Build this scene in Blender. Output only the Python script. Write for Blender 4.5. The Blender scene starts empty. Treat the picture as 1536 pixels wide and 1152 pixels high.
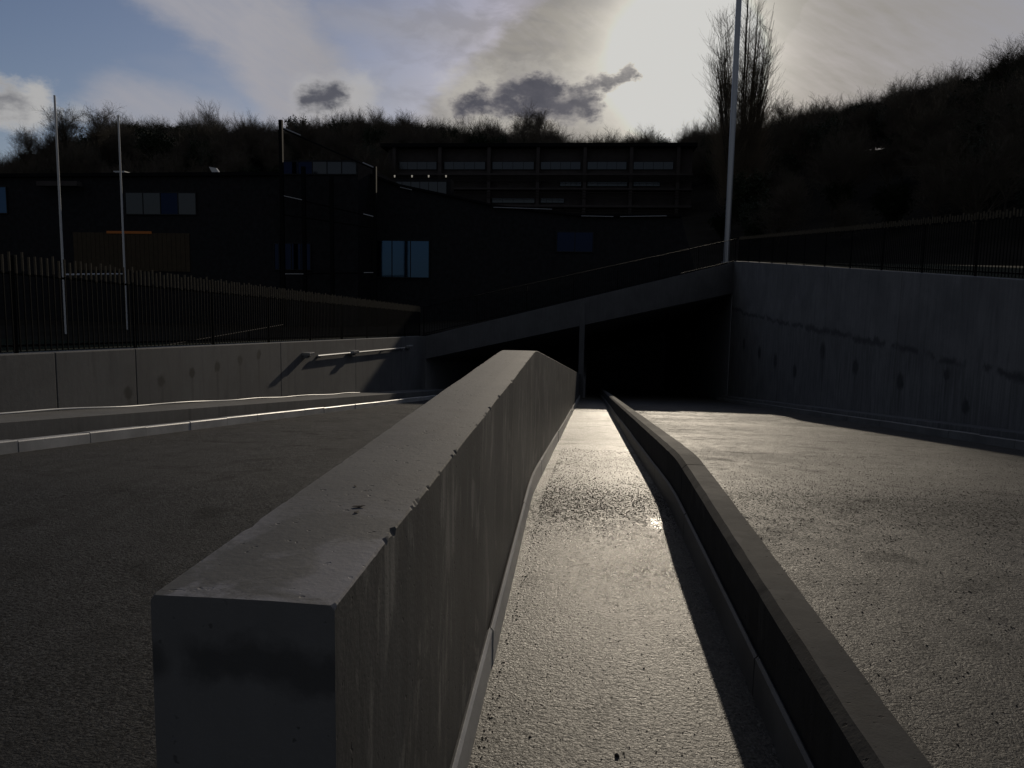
import bpy, math, random
from mathutils import Vector, Matrix, noise
R = math.radians
random.seed(7)
scene = bpy.context.scene
COL = scene.collection

# ------------------------------------------------------------------ camera
CAM = Vector((0, 0, 1.545))
FPX = 1150.0
yaw, pitch, roll = R(5.8), R(6.6), R(1.0)
fw = Vector((-math.sin(yaw)*math.cos(pitch), math.cos(yaw)*math.cos(pitch), -math.sin(pitch)))
rt0 = Vector((math.cos(yaw), math.sin(yaw), 0))
up0 = rt0.cross(fw)
rt = rt0*math.cos(roll) + up0*math.sin(roll)
up = -rt0*math.sin(roll) + up0*math.cos(roll)
cd = bpy.data.cameras.new('camera'); cam = bpy.data.objects.new('camera', cd); COL.objects.link(cam)
cd.sensor_width = 36; cd.lens = FPX/1536*36; cd.clip_end = 3000; cd.clip_start = 0.05
m = Matrix((rt, up, -fw)).transposed().to_4x4(); m.translation = CAM
cam.matrix_world = m
scene.camera = cam

def ray(px, py):
    return (fw*FPX + rt*(px-768) - up*(py-576)).normalized()
def at(px, py, Y):
    d = ray(px, py); return CAM + d*((Y-CAM.y)/d.y)
def azel(px, py):
    d = ray(px, py); return math.degrees(math.atan2(d.x, d.y)), math.degrees(math.asin(d.z))

# ------------------------------------------------------------------ light
SUN_AZ, SUN_EL = 5.9, 16.0
scene.view_settings.view_transform = 'Standard'; scene.view_settings.look = 'None'
scene.view_settings.exposure = -0.75; scene.view_settings.gamma = 1
scene.view_settings.use_curve_mapping = False
sd = bpy.data.lights.new('sun', 'SUN'); sun = bpy.data.objects.new('sun', sd); COL.objects.link(sun)
sd.energy = 2.6; sd.angle = R(0.6); sd.color = (1.0, 0.872, 0.695)
S = Vector((math.sin(R(SUN_AZ))*math.cos(R(SUN_EL)), math.cos(R(SUN_AZ))*math.cos(R(SUN_EL)), math.sin(R(SUN_EL))))
sun.rotation_euler = S.to_track_quat('Z', 'Y').to_euler()

# ------------------------------------------------------------------ node expression helper
class E:
    nt = None
    def __init__(s, v): s.v = v
def mnode(op, *a, clamp=False):
    n = E.nt.nodes.new('ShaderNodeMath'); n.operation = op; n.use_clamp = clamp
    for i, x in enumerate(a):
        x = x.v if isinstance(x, E) else x
        if isinstance(x, (int, float)): n.inputs[i].default_value = x
        else: E.nt.links.new(x, n.inputs[i])
    return E(n.outputs[0])
for nm, op in (('add', 'ADD'), ('sub', 'SUBTRACT'), ('mul', 'MULTIPLY'), ('truediv', 'DIVIDE')):
    setattr(E, '__%s__' % nm, (lambda o: lambda a, b: mnode(o, a, b))(op))
    setattr(E, '__r%s__' % nm, (lambda o: lambda a, b: mnode(o, b, a))(op))
def sstep(x, a, b):
    n = E.nt.nodes.new('ShaderNodeMapRange'); n.interpolation_type = 'SMOOTHSTEP'
    E.nt.links.new(x.v, n.inputs[0]); n.inputs[1].default_value = a; n.inputs[2].default_value = b
    return E(n.outputs[0])
def mx(a, b): return mnode('MAXIMUM', a, b)
def mn(a, b): return mnode('MINIMUM', a, b)
def cmix(f, a, b, mode='MIX'):
    n = E.nt.nodes.new('ShaderNodeMix'); n.data_type = 'RGBA'; n.blend_type = mode
    for k, x in ((0, f), (6, a), (7, b)):
        x = x.v if isinstance(x, E) else x
        if isinstance(x, (int, float)): n.inputs[k].default_value = x
        elif isinstance(x, tuple): n.inputs[k].default_value = (*x, 1)
        else: E.nt.links.new(x, n.inputs[k])
    return E(n.outputs[2])
def nz(vec, scale, detail=4, rough=.55, dist=0, out=0):
    n = E.nt.nodes.new('ShaderNodeTexNoise'); n.inputs['Scale'].default_value = scale
    n.inputs['Detail'].default_value = detail; n.inputs['Roughness'].default_value = rough
    n.inputs['Distortion'].default_value = dist
    E.nt.links.new(vec.v, n.inputs['Vector']); return E(n.outputs[out])
def sclv(vec, s):
    n = E.nt.nodes.new('ShaderNodeVectorMath'); n.operation = 'MULTIPLY'
    E.nt.links.new(vec.v, n.inputs[0]); n.inputs[1].default_value = s; return E(n.outputs[0])
def comb(x, y, z=0.0):
    n = E.nt.nodes.new('ShaderNodeCombineXYZ')
    for i, q in enumerate((x, y, z)):
        if isinstance(q, E): E.nt.links.new(q.v, n.inputs[i])
        else: n.inputs[i].default_value = q
    return E(n.outputs[0])

# ------------------------------------------------------------------ sky
w = bpy.data.worlds.new('World'); scene.world = w; w.use_nodes = True; w.cycles.sampling_method = 'NONE'
nt = w.node_tree; nt.nodes.clear(); E.nt = nt
out = nt.nodes.new('ShaderNodeOutputWorld'); bg = nt.nodes.new('ShaderNodeBackground')
nt.links.new(bg.outputs[0], out.inputs[0])
sky = nt.nodes.new('ShaderNodeTexSky'); sky.sky_type = 'NISHITA'; sky.sun_disc = False
sky.sun_elevation = R(SUN_EL); sky.sun_rotation = R(SUN_AZ); sky.air_density = 1.0; sky.dust_density = .6; sky.ozone_density = 1.6
tc = nt.nodes.new('ShaderNodeTexCoord')
sx = nt.nodes.new('ShaderNodeSeparateXYZ'); nt.links.new(tc.outputs['Generated'], sx.inputs[0])
X, Y, Z = (E(sx.outputs[i]) for i in range(3))
az = mnode('ARCTAN2', X, Y)*57.2958
el = mnode('ARCSINE', mnode('MAXIMUM', mn(Z, 1.0), -1.0))*57.2958
P = comb(az, el*1.6)
wc = nz(P, .55, 5, .64, 0, 1)
wsep = nt.nodes.new('ShaderNodeSeparateColor'); nt.links.new(wc.v, wsep.inputs[0])
warp2, warp3 = E(wsep.outputs[0])-.5, E(wsep.outputs[1])-.5
streak = nz(comb(az*.75-el*1.1, el*1.6+az*.25), .09, 3, .55, .4)
streak2 = nz(comb(az*.35-el*.5+70.0, el*1.6+az*.2), .22, 4, .6, .3)
warp = streak2-.5
def caps(p0, p1, r, soft, wa=0.0, wb=0.0, raw=False):
    """soft capsule in azimuth/elevation degrees, edge broken by noise; value 1 inside"""
    (a0, e0), (a1, e1) = azel(*p0), azel(*p1)
    dx, dy = a1-a0, e1-e0; L2 = dx*dx+dy*dy+1e-6
    u, v = az-a0+warp3*wb, el-e0+warp2*wb
    t = mnode('MULTIPLY', u, dx)+v*dy
    t = mnode('DIVIDE', t, L2, clamp=True)
    qx, qy = u-t*dx, v-t*dy
    d = mnode('SQRT', qx*qx+qy*qy)+warp*wa
    if raw: return d-r
    return sstep(d, r+soft, r-soft)
ca = S
dp = nt.nodes.new('ShaderNodeVectorMath'); dp.operation = 'DOT_PRODUCT'
nt.links.new(tc.outputs['Generated'], dp.inputs[0]); dp.inputs[1].default_value = S
ang = mnode('ARCCOSINE', mn(E(dp.outputs['Value']), 0.99999))*57.2958
# thin high cloud, as streaks over the whole sky, thicker in the bands seen ahead
veil = sstep(streak, .54, .76)*.25
veil = mx(veil, caps((250, -60), (425, 95), 2.9, 1.3, 4, 1.6)*.85)
veil = mx(veil, caps((400, 60), (500, 210), 3.3, 1.4, 4, 1.6)*.92)
veil = mx(veil, caps((190, 160), (330, 190), 1.9, 1.5, 4, 1.5)*.75)
veil = mx(veil, caps((1080, -60), (745, 275), 7.2, .8, 2.5, 1.6)*.97)
veil = mx(veil, caps((1100, -100), (1500, 60), 12.0, 5.0, 8, 1)*.85)
veil = mx(veil, caps((480, 20), (720, 48), .8, 1.3, 3, 1.5)*.45)
puff = sstep(nz(comb(az*.8, el*1.8), .34, 4, .6, .4), .40, .62)
fib = nz(comb(az*.9+el*1.5, el*.35-az*.15), 1.1, 3, .6)
veil = mn(veil*(.55+streak2*.45+fib*.5), 1.0)
glow = mnode('EXPONENT', ang*-.14)
glow2 = mnode('EXPONENT', ang*ang*-.040)
hz_ = mnode('EXPONENT', mnode('MAXIMUM', el-10.0, 0.0)*-.35)*mnode('EXPONENT', mnode('ABSOLUTE', az-5.0)*-.07)
base = cmix(1.0, E(sky.outputs[0]), (.082, .078, .088), 'MULTIPLY')
near = sstep(ang, 30, 9)
vcol = cmix(near, (.58, .575, .63), (.48, .452, .415))
col = cmix(veil, base, vcol)
col = cmix(hz_*.30*(1-glow2), col, (.95, .78, .56))
col = cmix(puff*.34*near*sstep(az, 16.0, 9.0), col, (.27, .268, .295))
col = cmix(mn(glow*.13, 1.0), col, (1.0, .90, .72), 'ADD')
# grey cumulus, lit on its rim towards the sun
blobs = [((690, 160), (770, 148), .95), ((765, 136), (830, 138), 1.25), ((800, 156), (880, 158), 1.25), ((860, 138), (946, 110), .55), ((720, 152), (860, 166), .95)]
cd_ = None
for p0, p1, r in blobs:
    c = caps(p0, p1, r, 0, 0, 2.9, True); cd_ = c if cd_ is None else mn(cd_, c)
cum = sstep(cd_, .30, -.42)
core = sstep(cd_+warp3*1.2, .05, -.95)
cum_wide = caps((700, 150), (880, 140), 1.9, 1.1, 0, 3.2)
sm = mx(caps((462, 150), (505, 140), .62, .55, 0, 2.4), caps((490, 146), (512, 143), .5, .5, 0, 2.4))
sm_wide = caps((470, 148), (540, 140), 1.2, .9, 0, 2.6)
lf = caps((-120, 150), (45, 158), 1.35, .7, 0, 3.0)
lf_core = caps((-120, 146), (18, 152), .55, .8, 0, 3.0)
lf2 = caps((105, 170), (118, 172), .5, .6, 0, 2.0)
above = caps((800, -30), (1040, 2), .7, 1.0, 0, 2.5)
# ordinary cumulus elsewhere, so that the sky goes on round the camera
rest = sstep(streak+(streak2-.5)*.5, .46, .60)*sstep(mnode('ABSOLUTE', az), 42, 62)
col = cmix(cum_wide*.5, col, (1.0, .95, .85))
col = cmix(sm_wide*.6, col, (.80, .78, .76))
col = cmix(mx(lf*.95, lf2*.6), col, (.72, .71, .70))
col = cmix(lf_core*.85, col, (.23, .235, .27))
col = cmix(sstep(mnode('ABSOLUTE', az), 50, 80)*.72, col, (.135, .14, .155))  # unseen dim grey overcast behind the camera, added to darken and neutralise shade
col = cmix(rest*.6, col, (.22, .225, .24))
col = cmix(sm*.95, col, (.13, .135, .17))
cshade = cmix(sstep(warp3, -.2, .25), (.115, .117, .15), (.175, .172, .205))
cshade = cmix(core, (.50, .47, .46), cshade)
col = cmix(cum*.97, col, cshade)
col = cmix(above*.65, col, (.30, .295, .31))
col = cmix(mn(glow2*1.9, 1.0), col, cmix(mn(cum*.85, 1.0), (1.5, 1.42, 1.25), cshade))
# the camera's highlight roll-off is a property of the exposure: keep the brightest sky just under white
cl = nt.nodes.new('ShaderNodeVectorMath'); cl.operation = 'MINIMUM'; nt.links.new(col.v, cl.inputs[0]); cl.inputs[1].default_value = (1.06, 1.05, 1.01)
nt.links.new(cl.outputs[0], bg.inputs[0])
bg.inputs[1].default_value = 1.0

# ------------------------------------------------------------------ materials
def mat(name, color=(.3, .3, .3), rough=.8, metal=0, spec=.5):
    m = bpy.data.materials.new(name); m.use_nodes = True
    b = m.node_tree.nodes['Principled BSDF']
    b.inputs['Base Color'].default_value = (*color, 1); b.inputs['Roughness'].default_value = rough
    b.inputs['Metallic'].default_value = metal; b.inputs['Specular IOR Level'].default_value = spec
    E.nt = m.node_tree
    return m, b
def link(b, inp, e): E.nt.links.new(e.v, b.inputs[inp])
def opos():
    n = E.nt.nodes.new('ShaderNodeNewGeometry'); return E(n.outputs['Position'])
def sep(v):
    n = E.nt.nodes.new('ShaderNodeSeparateXYZ'); E.nt.links.new(v.v, n.inputs[0]); return [E(n.outputs[i]) for i in range(3)]
def bump(b, h, strength=.5, dist=.01):
    n = E.nt.nodes.new('ShaderNodeBump'); n.inputs['Strength'].default_value = strength; n.inputs['Distance'].default_value = dist
    E.nt.links.new(h.v, n.inputs['Height']); E.nt.links.new(n.outputs[0], b.inputs['Normal'])
    return n

def concrete(name, lo, hi, streaks=0.0, rough=.75, pits=.5, spots=None, mode=''):
    m, b = mat(name, hi, rough)
    p = opos(); x, y, z = sep(p)
    n1 = nz(p, 1.3, 6, .62); n2 = nz(p, 14, 5, .6); n3 = nz(p, 90, 3, .6)
    f = sstep(n1, .32, .68)
    if streaks:
        st = nz(sclv(p, (9, 9, .55)), 1.7, 5, .6, .3)
        st2 = nz(sclv(p, (30, 30, 1.1)), 1.5, 4, .6)
        f = f*(1-streaks) + sstep(st, .38, .66)*streaks
        f = f*.75 + st2*.25
    f = f*.75 + n2*.25
    c = cmix(f, lo, hi)
    pit = sstep(nz(p, 38, 2, .5), .68, .74)*pits
    c = cmix(pit, c, (lo[0]*.35, lo[1]*.35, lo[2]*.35))
    if spots:
        dark = None
        wob = (nz(p, 5.0, 4, .6)-.5)*.22
        for (sy, sz, sr) in spots:
            dy, dz = y-sy, z-sz
            q = mnode('SQRT', dy*dy+dz*dz)+wob
            s_ = sstep(q, sr*1.35, sr*.55)
            drip = sstep(mnode('ABSOLUTE', dy)+wob*.3, sr*.6, sr*.1)*sstep(dz, .02, -.1)*sstep(dz, -1.2, -.2)*.45
            s_ = mx(s_, drip)
            dark = s_ if dark is None else mx(dark, s_)
        c = cmix(dark*.95, c, (lo[0]*.1, lo[1]*.1, lo[2]*.1))
    if mode == 'top':
        t1 = sstep(nz(sclv(p, (1, .7, 1)), 7, 5, .65, .6), .44, .62); nearend = sstep(y, 1.75, 1.15)
        edge = mx(sstep(mnode('ABSOLUTE', x+.502), .10, .145), sstep(y, 1.12, 1.05))
        c = cmix(mn(t1*nearend*.8+edge*nearend*t1*.4, 1.0), c, (.17, .167, .178))
        br = sstep(nz(sclv(p, (1.2, .6, 1)), 4.2, 6, .68, .8), .56, .70)*.5
        c = cmix(br, c, (.04, .031, .025))
        cr = sstep(mnode('ABSOLUTE', nz(sclv(p, (1, 3, 1)), 5.5, 5, .6, .7)-.5), .012, .002)*sstep(nz(p, 2.2, 3, .5), .5, .62)
        c = cmix(cr*.6, c, (.03, .026, .022))
    if mode == 'side':
        pa = sstep(nz(sclv(p, (1, 1.6, .8)), 2.6, 5, .66, .5), .50, .60)*sstep(nz(sclv(p, (30, 22, 1.6)), 1.0, 4, .6), .36, .62)
        c = cmix(pa*.85, c, (.25, .235, .205))
        dk = sstep(nz(sclv(p, (1, 2.2, .9)), 1.9, 5, .66, .8), .55, .66)
        c = cmix(dk*.7, c, (.03, .029, .027))
        th = sstep(nz(sclv(p, (60, 60, 2.0)), 1.1, 3, .55), .66, .72)
        c = cmix(th*.5, c, (.03, .028, .025))
    if mode == 'par':
        t1 = sstep(nz(sclv(p, (1, .6, 1)), 4.5, 5, .66, .7), .52, .64)
        c = cmix(t1*.55, c, (.03, .027, .023))
        t2 = sstep(nz(sclv(p, (1, 1.1, .6)), 2.1, 4, .6, .3), .56, .60)
        c = cmix(t2*.4, c, (.105, .10, .09))
    if mode == 'end':
        wob = (nz(p, 6, 5, .65)-.5)*.16
        bd = sstep(mnode('ABSOLUTE', z-1.0+(x+.5)*.12+wob), .055, .012)*sstep(x+wob, -.60, -.55)
        lft = sstep(mnode('SQRT', (x+.65)*(x+.65)+(z-.985)*(z-.985))+wob*.4, .05, .02)
        bl = sstep(n1, .52, .66)*.25
        c = cmix(mx(mx(bd, lft)*.62, bl), c, (.025, .025, .0245))
    if mode == 'wall':
        cl_ = sstep(nz(sclv(p, (1, 1, 1.2)), .55, 5, .6, .6), .36, .66)
        c = cmix(cl_*.45, c, (lo[0]*.72, lo[1]*.72, lo[2]*.74))
        base = sstep(nz(sclv(p, (3, 3, .4)), 1.4, 5, .65), .52, .70)*.45
        c = cmix(base, c, (lo[0]*.55, lo[1]*.56, lo[2]*.58))
        # damp tide line running down along the wall with the slope of the ramp
        if spots and len(spots) > 7:
            ln = z-(.24+.025*(y-13.4))+(nz(sclv(p, (1, .8, .8)), 1.1, 5, .68)-.5)*.75
            tide = sstep(mnode('ABSOLUTE', ln), .15, .01)*sstep(nz(p, 1.2, 4, .6), .34, .50)
            below = sstep(ln, .0, -.2)*sstep(nz(sclv(p, (8, 8, .5)), 1.5, 4, .6), .40, .62)*.45
            c = cmix(below, c, (.05, .05, .05))
            c = cmix(tide*.8, c, (.028, .028, .030))
    link(b, 'Base Color', c)
    link(b, 'Roughness', n1*.25+(rough-.12))
    bump(b, n2*.5+n3*.3-pit*.8+n1*.6, .35, .008)
    return m

def wet_pave(name, lo, hi, r0, r1, dist=.006, kink=None, wet=False, spec=.46):
    m, b = mat(name, hi, .5)
    b.inputs['IOR'].default_value = 1.5; b.inputs['Specular IOR Level'].default_value = spec
    p = opos(); x, y, z = sep(p)
    big = nz(sclv(p, (.8, 1.0, 1)), .55, 5, .6, .4)
    med = nz(p, 5, 5, .6)
    broom = nz(sclv(p, (6, 34, 6)), 1.6, 4, .6)
    g1 = nz(p, 150, 3, .65); g2 = nz(p, 300, 2, .6); g3 = nz(sclv(p, (1, 1.35, 1)), 78, 4, .68, .4)
    vo = E.nt.nodes.new('ShaderNodeTexVoronoi'); vo.inputs['Scale'].default_value = 105
    wp_ = sclv(p, (1, .8, 1)); E.nt.links.new(wp_.v, vo.inputs['Vector'])
    vs = E.nt.nodes.new('ShaderNodeSeparateColor'); E.nt.links.new(vo.outputs['Color'], vs.inputs[0])
    stone, stone2, vd = E(vs.outputs[0]), E(vs.outputs[1]), E(vo.outputs['Distance'])
    f = sstep(big, .35, .66)*.6+med*.4
    c = cmix(f, lo, hi)
    c = cmix(sstep(stone, .55, 1.0)*.55, c, (hi[0]*1.8, hi[1]*1.8, hi[2]*1.8))
    c = cmix(sstep(stone, .40, .0)*.75, c, (lo[0]*.4, lo[1]*.4, lo[2]*.4))
    spk = sstep(nz(sclv(p, (1, 1.3, 1)), 70, 3, .6), .60, .68)
    if kink is not None:
        kd = mnode('ABSOLUTE', y+(med-.5)*1.2-kink)
        dirt = sstep(kd, 1.8, .0)
    else: dirt = sstep(big, .7, .3)
    spk2 = sstep(nz(p, 46, 4, .65)+dirt*.1, .60, .66)*dirt
    dk = mx(spk*.55, spk2*.75)
    c = cmix(dk, c, (lo[0]*.3, lo[1]*.28, lo[2]*.25))
    trk = sstep(nz(sclv(p, (2.2, .12, 1)), 1.3, 4, .6, .3), .50, .64)
    c = cmix(trk*.4, c, (lo[0]*.6, lo[1]*.6, lo[2]*.6))
    blot = sstep(nz(p, 1.7, 5, .65, .5), .55, .68)*.65
    c = cmix(blot, c, (lo[0]*.55, lo[1]*.55, lo[2]*.5))
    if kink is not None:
        far_sheen = sstep(y, kink+.2, kink+1.6)*(1-dk)
        c = cmix(far_sheen*.38, c, (.13, .118, .097))  # sun brightness beyond the kink, painted in as a lighter base colour
    link(b, 'Base Color', c)
    rr = sstep(big*.6+med*.4, .32, .66)*(r1-r0)+r0
    if kink is not None:
        film = sstep(y+(med-.5)*1.6, kink-.1, kink-.9)*sstep(y+(big-.5)*1.5, kink-2.6, kink-1.0)*sstep(mnode('ABSOLUTE', x-.32+(med-.5)*.3), .75, .0)
        rr = rr-film*.17+sstep(y, kink-.3, kink+3)*.02
    rr = mn(rr+dk*.45+blot*.2+sstep(stone2, .35, .9)*.16, 1.0)
    link(b, 'Roughness', rr)
    hgt = g1*.3+g3*.8+nz(sclv(p, (1, 1.7, 1)), 34, 3, .6, .8)*1.3+g2*.1+broom*.25+dk*.9+(stone2*.6-vd*.5)*.55
    if kink is not None and wet:
        pu = mnode('SQRT', (x-.50)*(x-.50)*13.0+(y-5.27)*(y-5.27)*1.4)+(nz(p, 9, 4, .6)-.5)*.4
        pu = sstep(pu, .40, .10)
        link(b, 'Roughness', rr*(1-pu*.55))
        hgt = hgt*(1-pu*.6)
    bump(b, hgt, 1.0, dist)
    return m

M = {}
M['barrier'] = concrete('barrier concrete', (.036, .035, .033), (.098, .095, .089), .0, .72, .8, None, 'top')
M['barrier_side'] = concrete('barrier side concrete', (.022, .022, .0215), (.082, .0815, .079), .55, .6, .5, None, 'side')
M['parapet'] = concrete('parapet concrete', (.024, .0235, .0225), (.066, .064, .059), .5, .85, .9, None, 'par')
M['parapet'].node_tree.nodes['Principled BSDF'].inputs['Specular IOR Level'].default_value = .22
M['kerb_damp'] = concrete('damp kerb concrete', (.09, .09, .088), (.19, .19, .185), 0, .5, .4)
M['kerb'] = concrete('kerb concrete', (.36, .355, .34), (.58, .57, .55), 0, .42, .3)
lw_spots = [at(px, py, 1) for px, py in ()]
def wallpt(px, py, X0):
    d = ray(px, py); q = CAM+d*(X0/d.x); return (q.y, q.z)
WL, WR = -7.2, 7.6
spL = [(*wallpt(px, py, WL), .11) for px, py in ((193, 588), (243, 572), (288, 560), (326, 550), (360, 541), (388, 532))]
spR = [(*wallpt(px, py, WR), r) for px, py, r in ((1116, 516, .3), (1139, 529, .3), (1163, 541, .3), (1192, 557, .26), (1234, 527, .3), (1283, 551, .24), (1350, 573, .22), (1448, 611, .16), (1420, 562, .14))]
M['wall_left'] = concrete('retaining concrete left', (.090, .090, .089), (.165, .164, .161), .3, .8, .3, spL, 'wall')
M['wall_right'] = concrete('retaining concrete right', (.105, .105, .105), (.225, .224, .222), .45, .8, .3, spR, 'wall')
M['lintel'] = concrete('portal concrete', (.075, .075, .077), (.15, .15, .152), .35, .8, .3)
M['tunnel'] = concrete('tunnel concrete', (.18, .18, .183), (.28, .28, .285), .2, .9, .2)
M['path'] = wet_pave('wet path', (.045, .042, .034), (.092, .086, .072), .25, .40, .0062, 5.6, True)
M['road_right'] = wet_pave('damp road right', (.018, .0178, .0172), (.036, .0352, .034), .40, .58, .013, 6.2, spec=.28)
M['road_left'] = wet_pave('road left', (.0135, .0137, .0138), (.030, .0302, .0303), .62, .85, .012, spec=.35)
def simple(name, c, r=.7, metal=0, spec=.5, var=.25, sc=6, bstr=.3):
    m, b = mat(name, c, r, metal, spec)
    p = opos(); n = nz(p, sc, 5, .6)
    link(b, 'Base Color', cmix(n, tuple(q*(1-var*1.6) for q in c), tuple(min(1, q*(1+var*1.4)) for q in c)))
    if bstr: bump(b, n, bstr, .01)
    return m
M['steel_dark'] = simple('dark coated steel', (.007, .0073, .0075), .7, 0, .05, .2)
M['galv'] = simple('galvanised steel', (.42, .43, .45), .38, .8, .5, .15, 12, 0)
M['white_paint'] = simple('white painted post', (.62, .62, .62), .4, 0, .5, .08, 8, 0)
M['pipe'] = simple('white plastic cable', (.78, .77, .74), .35, 0, .5, .05, 8, 0)
M['timber'] = simple('pale bar tip', (.095, .08, .058), .8, 0, .1, .3, 9)  # paler colour for the upper section of the railing bars
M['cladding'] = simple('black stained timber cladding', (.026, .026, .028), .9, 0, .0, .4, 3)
M['cladding_warm'] = simple('brown timber cladding', (.05, .035, .018), .7, 0, .3, .3, 3)
M['roof'] = simple('dark roof membrane', (.012, .012, .013), .9, 0, .0, .3, 2)
M['frame'] = simple('window frame', (.012, .013, .014), .6, 0, .3, .2)
M['fascia'] = simple('pale metal trim', (.45, .45, .44), .35, .6, .5, .1)
M['concrete_far'] = simple('far building concrete', (.07, .062, .06), .9, 0, 0, .25, .8)
M['louvre'] = simple('brown louvre', (.03, .026, .024), .8, 0, .1, .25, 1)
def glass(name, c, refl, r=.08):
    m, b = mat(name, c, r, refl, .6); p = opos(); n = nz(p, 1.1, 3, .5)
    bump(b, n, .08, .03); return m
M['glass'] = glass('blue tinted glass', (.035, .07, .13), 1)
M['glass_dim'] = glass('dim glass', (.010, .015, .034), 1)
M['glass_grey'] = glass('grey glass', (.055, .060, .066), 1, .2)
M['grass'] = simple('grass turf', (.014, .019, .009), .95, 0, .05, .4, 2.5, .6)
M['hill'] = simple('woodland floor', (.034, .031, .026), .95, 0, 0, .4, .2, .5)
M['ground'] = simple('sub base ground', (.07, .068, .062), .8, 0, .3, .3, 4)
M['bark'] = simple('bare bark', (.045, .038, .03), .85, 0, .2, .3, 3, 0)
M['twig'] = simple('bare twigs', (.09, .075, .056), .85, 0, .2, .3, 1, 0)
M['ivy'] = simple('dark evergreen leaves', (.022, .03, .013), .75, 0, .3, .4, 1, 0)
M['poplar'] = simple('poplar twigs', (.14, .11, .075), .8, 0, .3, .25, 1, 0)
M['pebble'] = simple('dark grit', (.03, .026, .021), .7, 0, .4, .4, 60, 0)
M['leaf'] = simple('dead leaf', (.035, .022, .014), .7, 0, .3, .3, 60, 0)
m_, b_ = mat('orange strip lamp', (.10, .04, .012)); b_.inputs['Emission Color'].default_value = (1, .32, .06, 1); b_.inputs['Emission Strength'].default_value = .035; M['lamp_orange'] = m_
m_, b_ = mat('small lit lamp', (.6, .6, .5)); b_.inputs['Emission Color'].default_value = (1, .9, .75, 1); b_.inputs['Emission Strength'].default_value = .35; M['lamp_white'] = m_

# ------------------------------------------------------------------ mesh helpers
class MB:
    def __init__(s): s.v = []; s.f = []
    def quad(s, a, b, c, d):
        n = len(s.v); s.v += [tuple(a), tuple(b), tuple(c), tuple(d)]; s.f.append((n, n+1, n+2, n+3)); return s
    def box(s, x0, x1, y0, y1, z0, z1):
        n = len(s.v)
        s.v += [(x, y, z) for z in (z0, z1) for y in (y0, y1) for x in (x0, x1)]
        for f in ((0, 2, 3, 1), (4, 5, 7, 6), (0, 1, 5, 4), (2, 6, 7, 3), (0, 4, 6, 2), (1, 3, 7, 5)):
            s.f.append(tuple(n+i for i in f))
        return s
    def hexa(s, pts):
        n = len(s.v); s.v += [tuple(p) for p in pts]
        for f in ((0, 2, 3, 1), (4, 5, 7, 6), (0, 1, 5, 4), (2, 6, 7, 3), (0, 4, 6, 2), (1, 3, 7, 5)):
            s.f.append(tuple(n+i for i in f))
        return s
    def tube(s, p0, p1, r0, r1=None, k=8, caps=True):
        r1 = r0 if r1 is None else r1
        p0, p1 = Vector(p0), Vector(p1); d = (p1-p0)
        if d.length < 1e-9: return s
        d.normalize(); a = d.orthogonal().normalized(); b = d.cross(a)
        n = len(s.v)
        for p, r in ((p0, r0), (p1, r1)):
            for i in range(k):
                t = 2*math.pi*i/k; q = p+a*(r*math.cos(t))+b*(r*math.sin(t)); s.v.append((q.x, q.y, q.z))
        for i in range(k):
            j = (i+1) % k; s.f.append((n+i, n+j, n+k+j, n+k+i))
        if caps:
            s.f.append(tuple(n+i for i in reversed(range(k)))); s.f.append(tuple(n+k+i for i in range(k)))
        return s
    def sweep(s, rings, close=True):
        n0 = len(s.v); k = len(rings[0])
        for r in rings: s.v += [tuple(p) for p in r]
        for i in range(len(rings)-1):
            for j in range(k if close else k-1):
                a = n0+i*k+j; b = n0+i*k+(j+1) % k
                s.f.append((a, b, b+k, a+k))
        if close:
            s.f.append(tuple(n0+j for j in reversed(range(k)))); s.f.append(tuple(n0+(len(rings)-1)*k+j for j in range(k)))
        return s
    def mesh(s, name, m, smooth=False):
        me = bpy.data.meshes.new(name); me.from_pydata(s.v, [], s.f); me.materials.append(m); me.validate()
        if smooth: me.polygons.foreach_set('use_smooth', [True]*len(me.polygons))
        me.update(); return me
    def build(s, name, m, parent=None, smooth=False, bev=0):
        o = bpy.data.objects.new(name, s.mesh(name, m, smooth)); COL.objects.link(o)
        if parent: o.parent = parent
        if bev:
            b = o.modifiers.new('bevel', 'BEVEL'); b.width = bev; b.segments = 2
        return o
def fixn(o):
    import bmesh
    bm = bmesh.new(); bm.from_mesh(o.data); bmesh.ops.recalc_face_normals(bm, faces=bm.faces); bm.to_mesh(o.data); bm.free()
    return o
def tag(o, label=None, cat=None, group=None, kind=None):
    if label: o['label'] = label
    if cat: o['category'] = cat
    if group: o['group'] = group
    if kind: o['kind'] = kind
    return o
def empty(name, loc=(0, 0, 0), label=None, cat=None, group=None, kind=None):
    o = bpy.data.objects.new(name, None); COL.objects.link(o); o.location = loc; o.empty_display_size = .1
    return tag(o, label, cat, group, kind)
def put(name, me, parent=None, loc=(0, 0, 0), rz=0, sc=1):
    o = bpy.data.objects.new(name, me); COL.objects.link(o); o.location = loc; o.rotation_euler = (0, 0, rz)
    o.scale = (sc, sc, sc) if not isinstance(sc, tuple) else sc
    if parent: o.parent = parent
    return o

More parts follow.
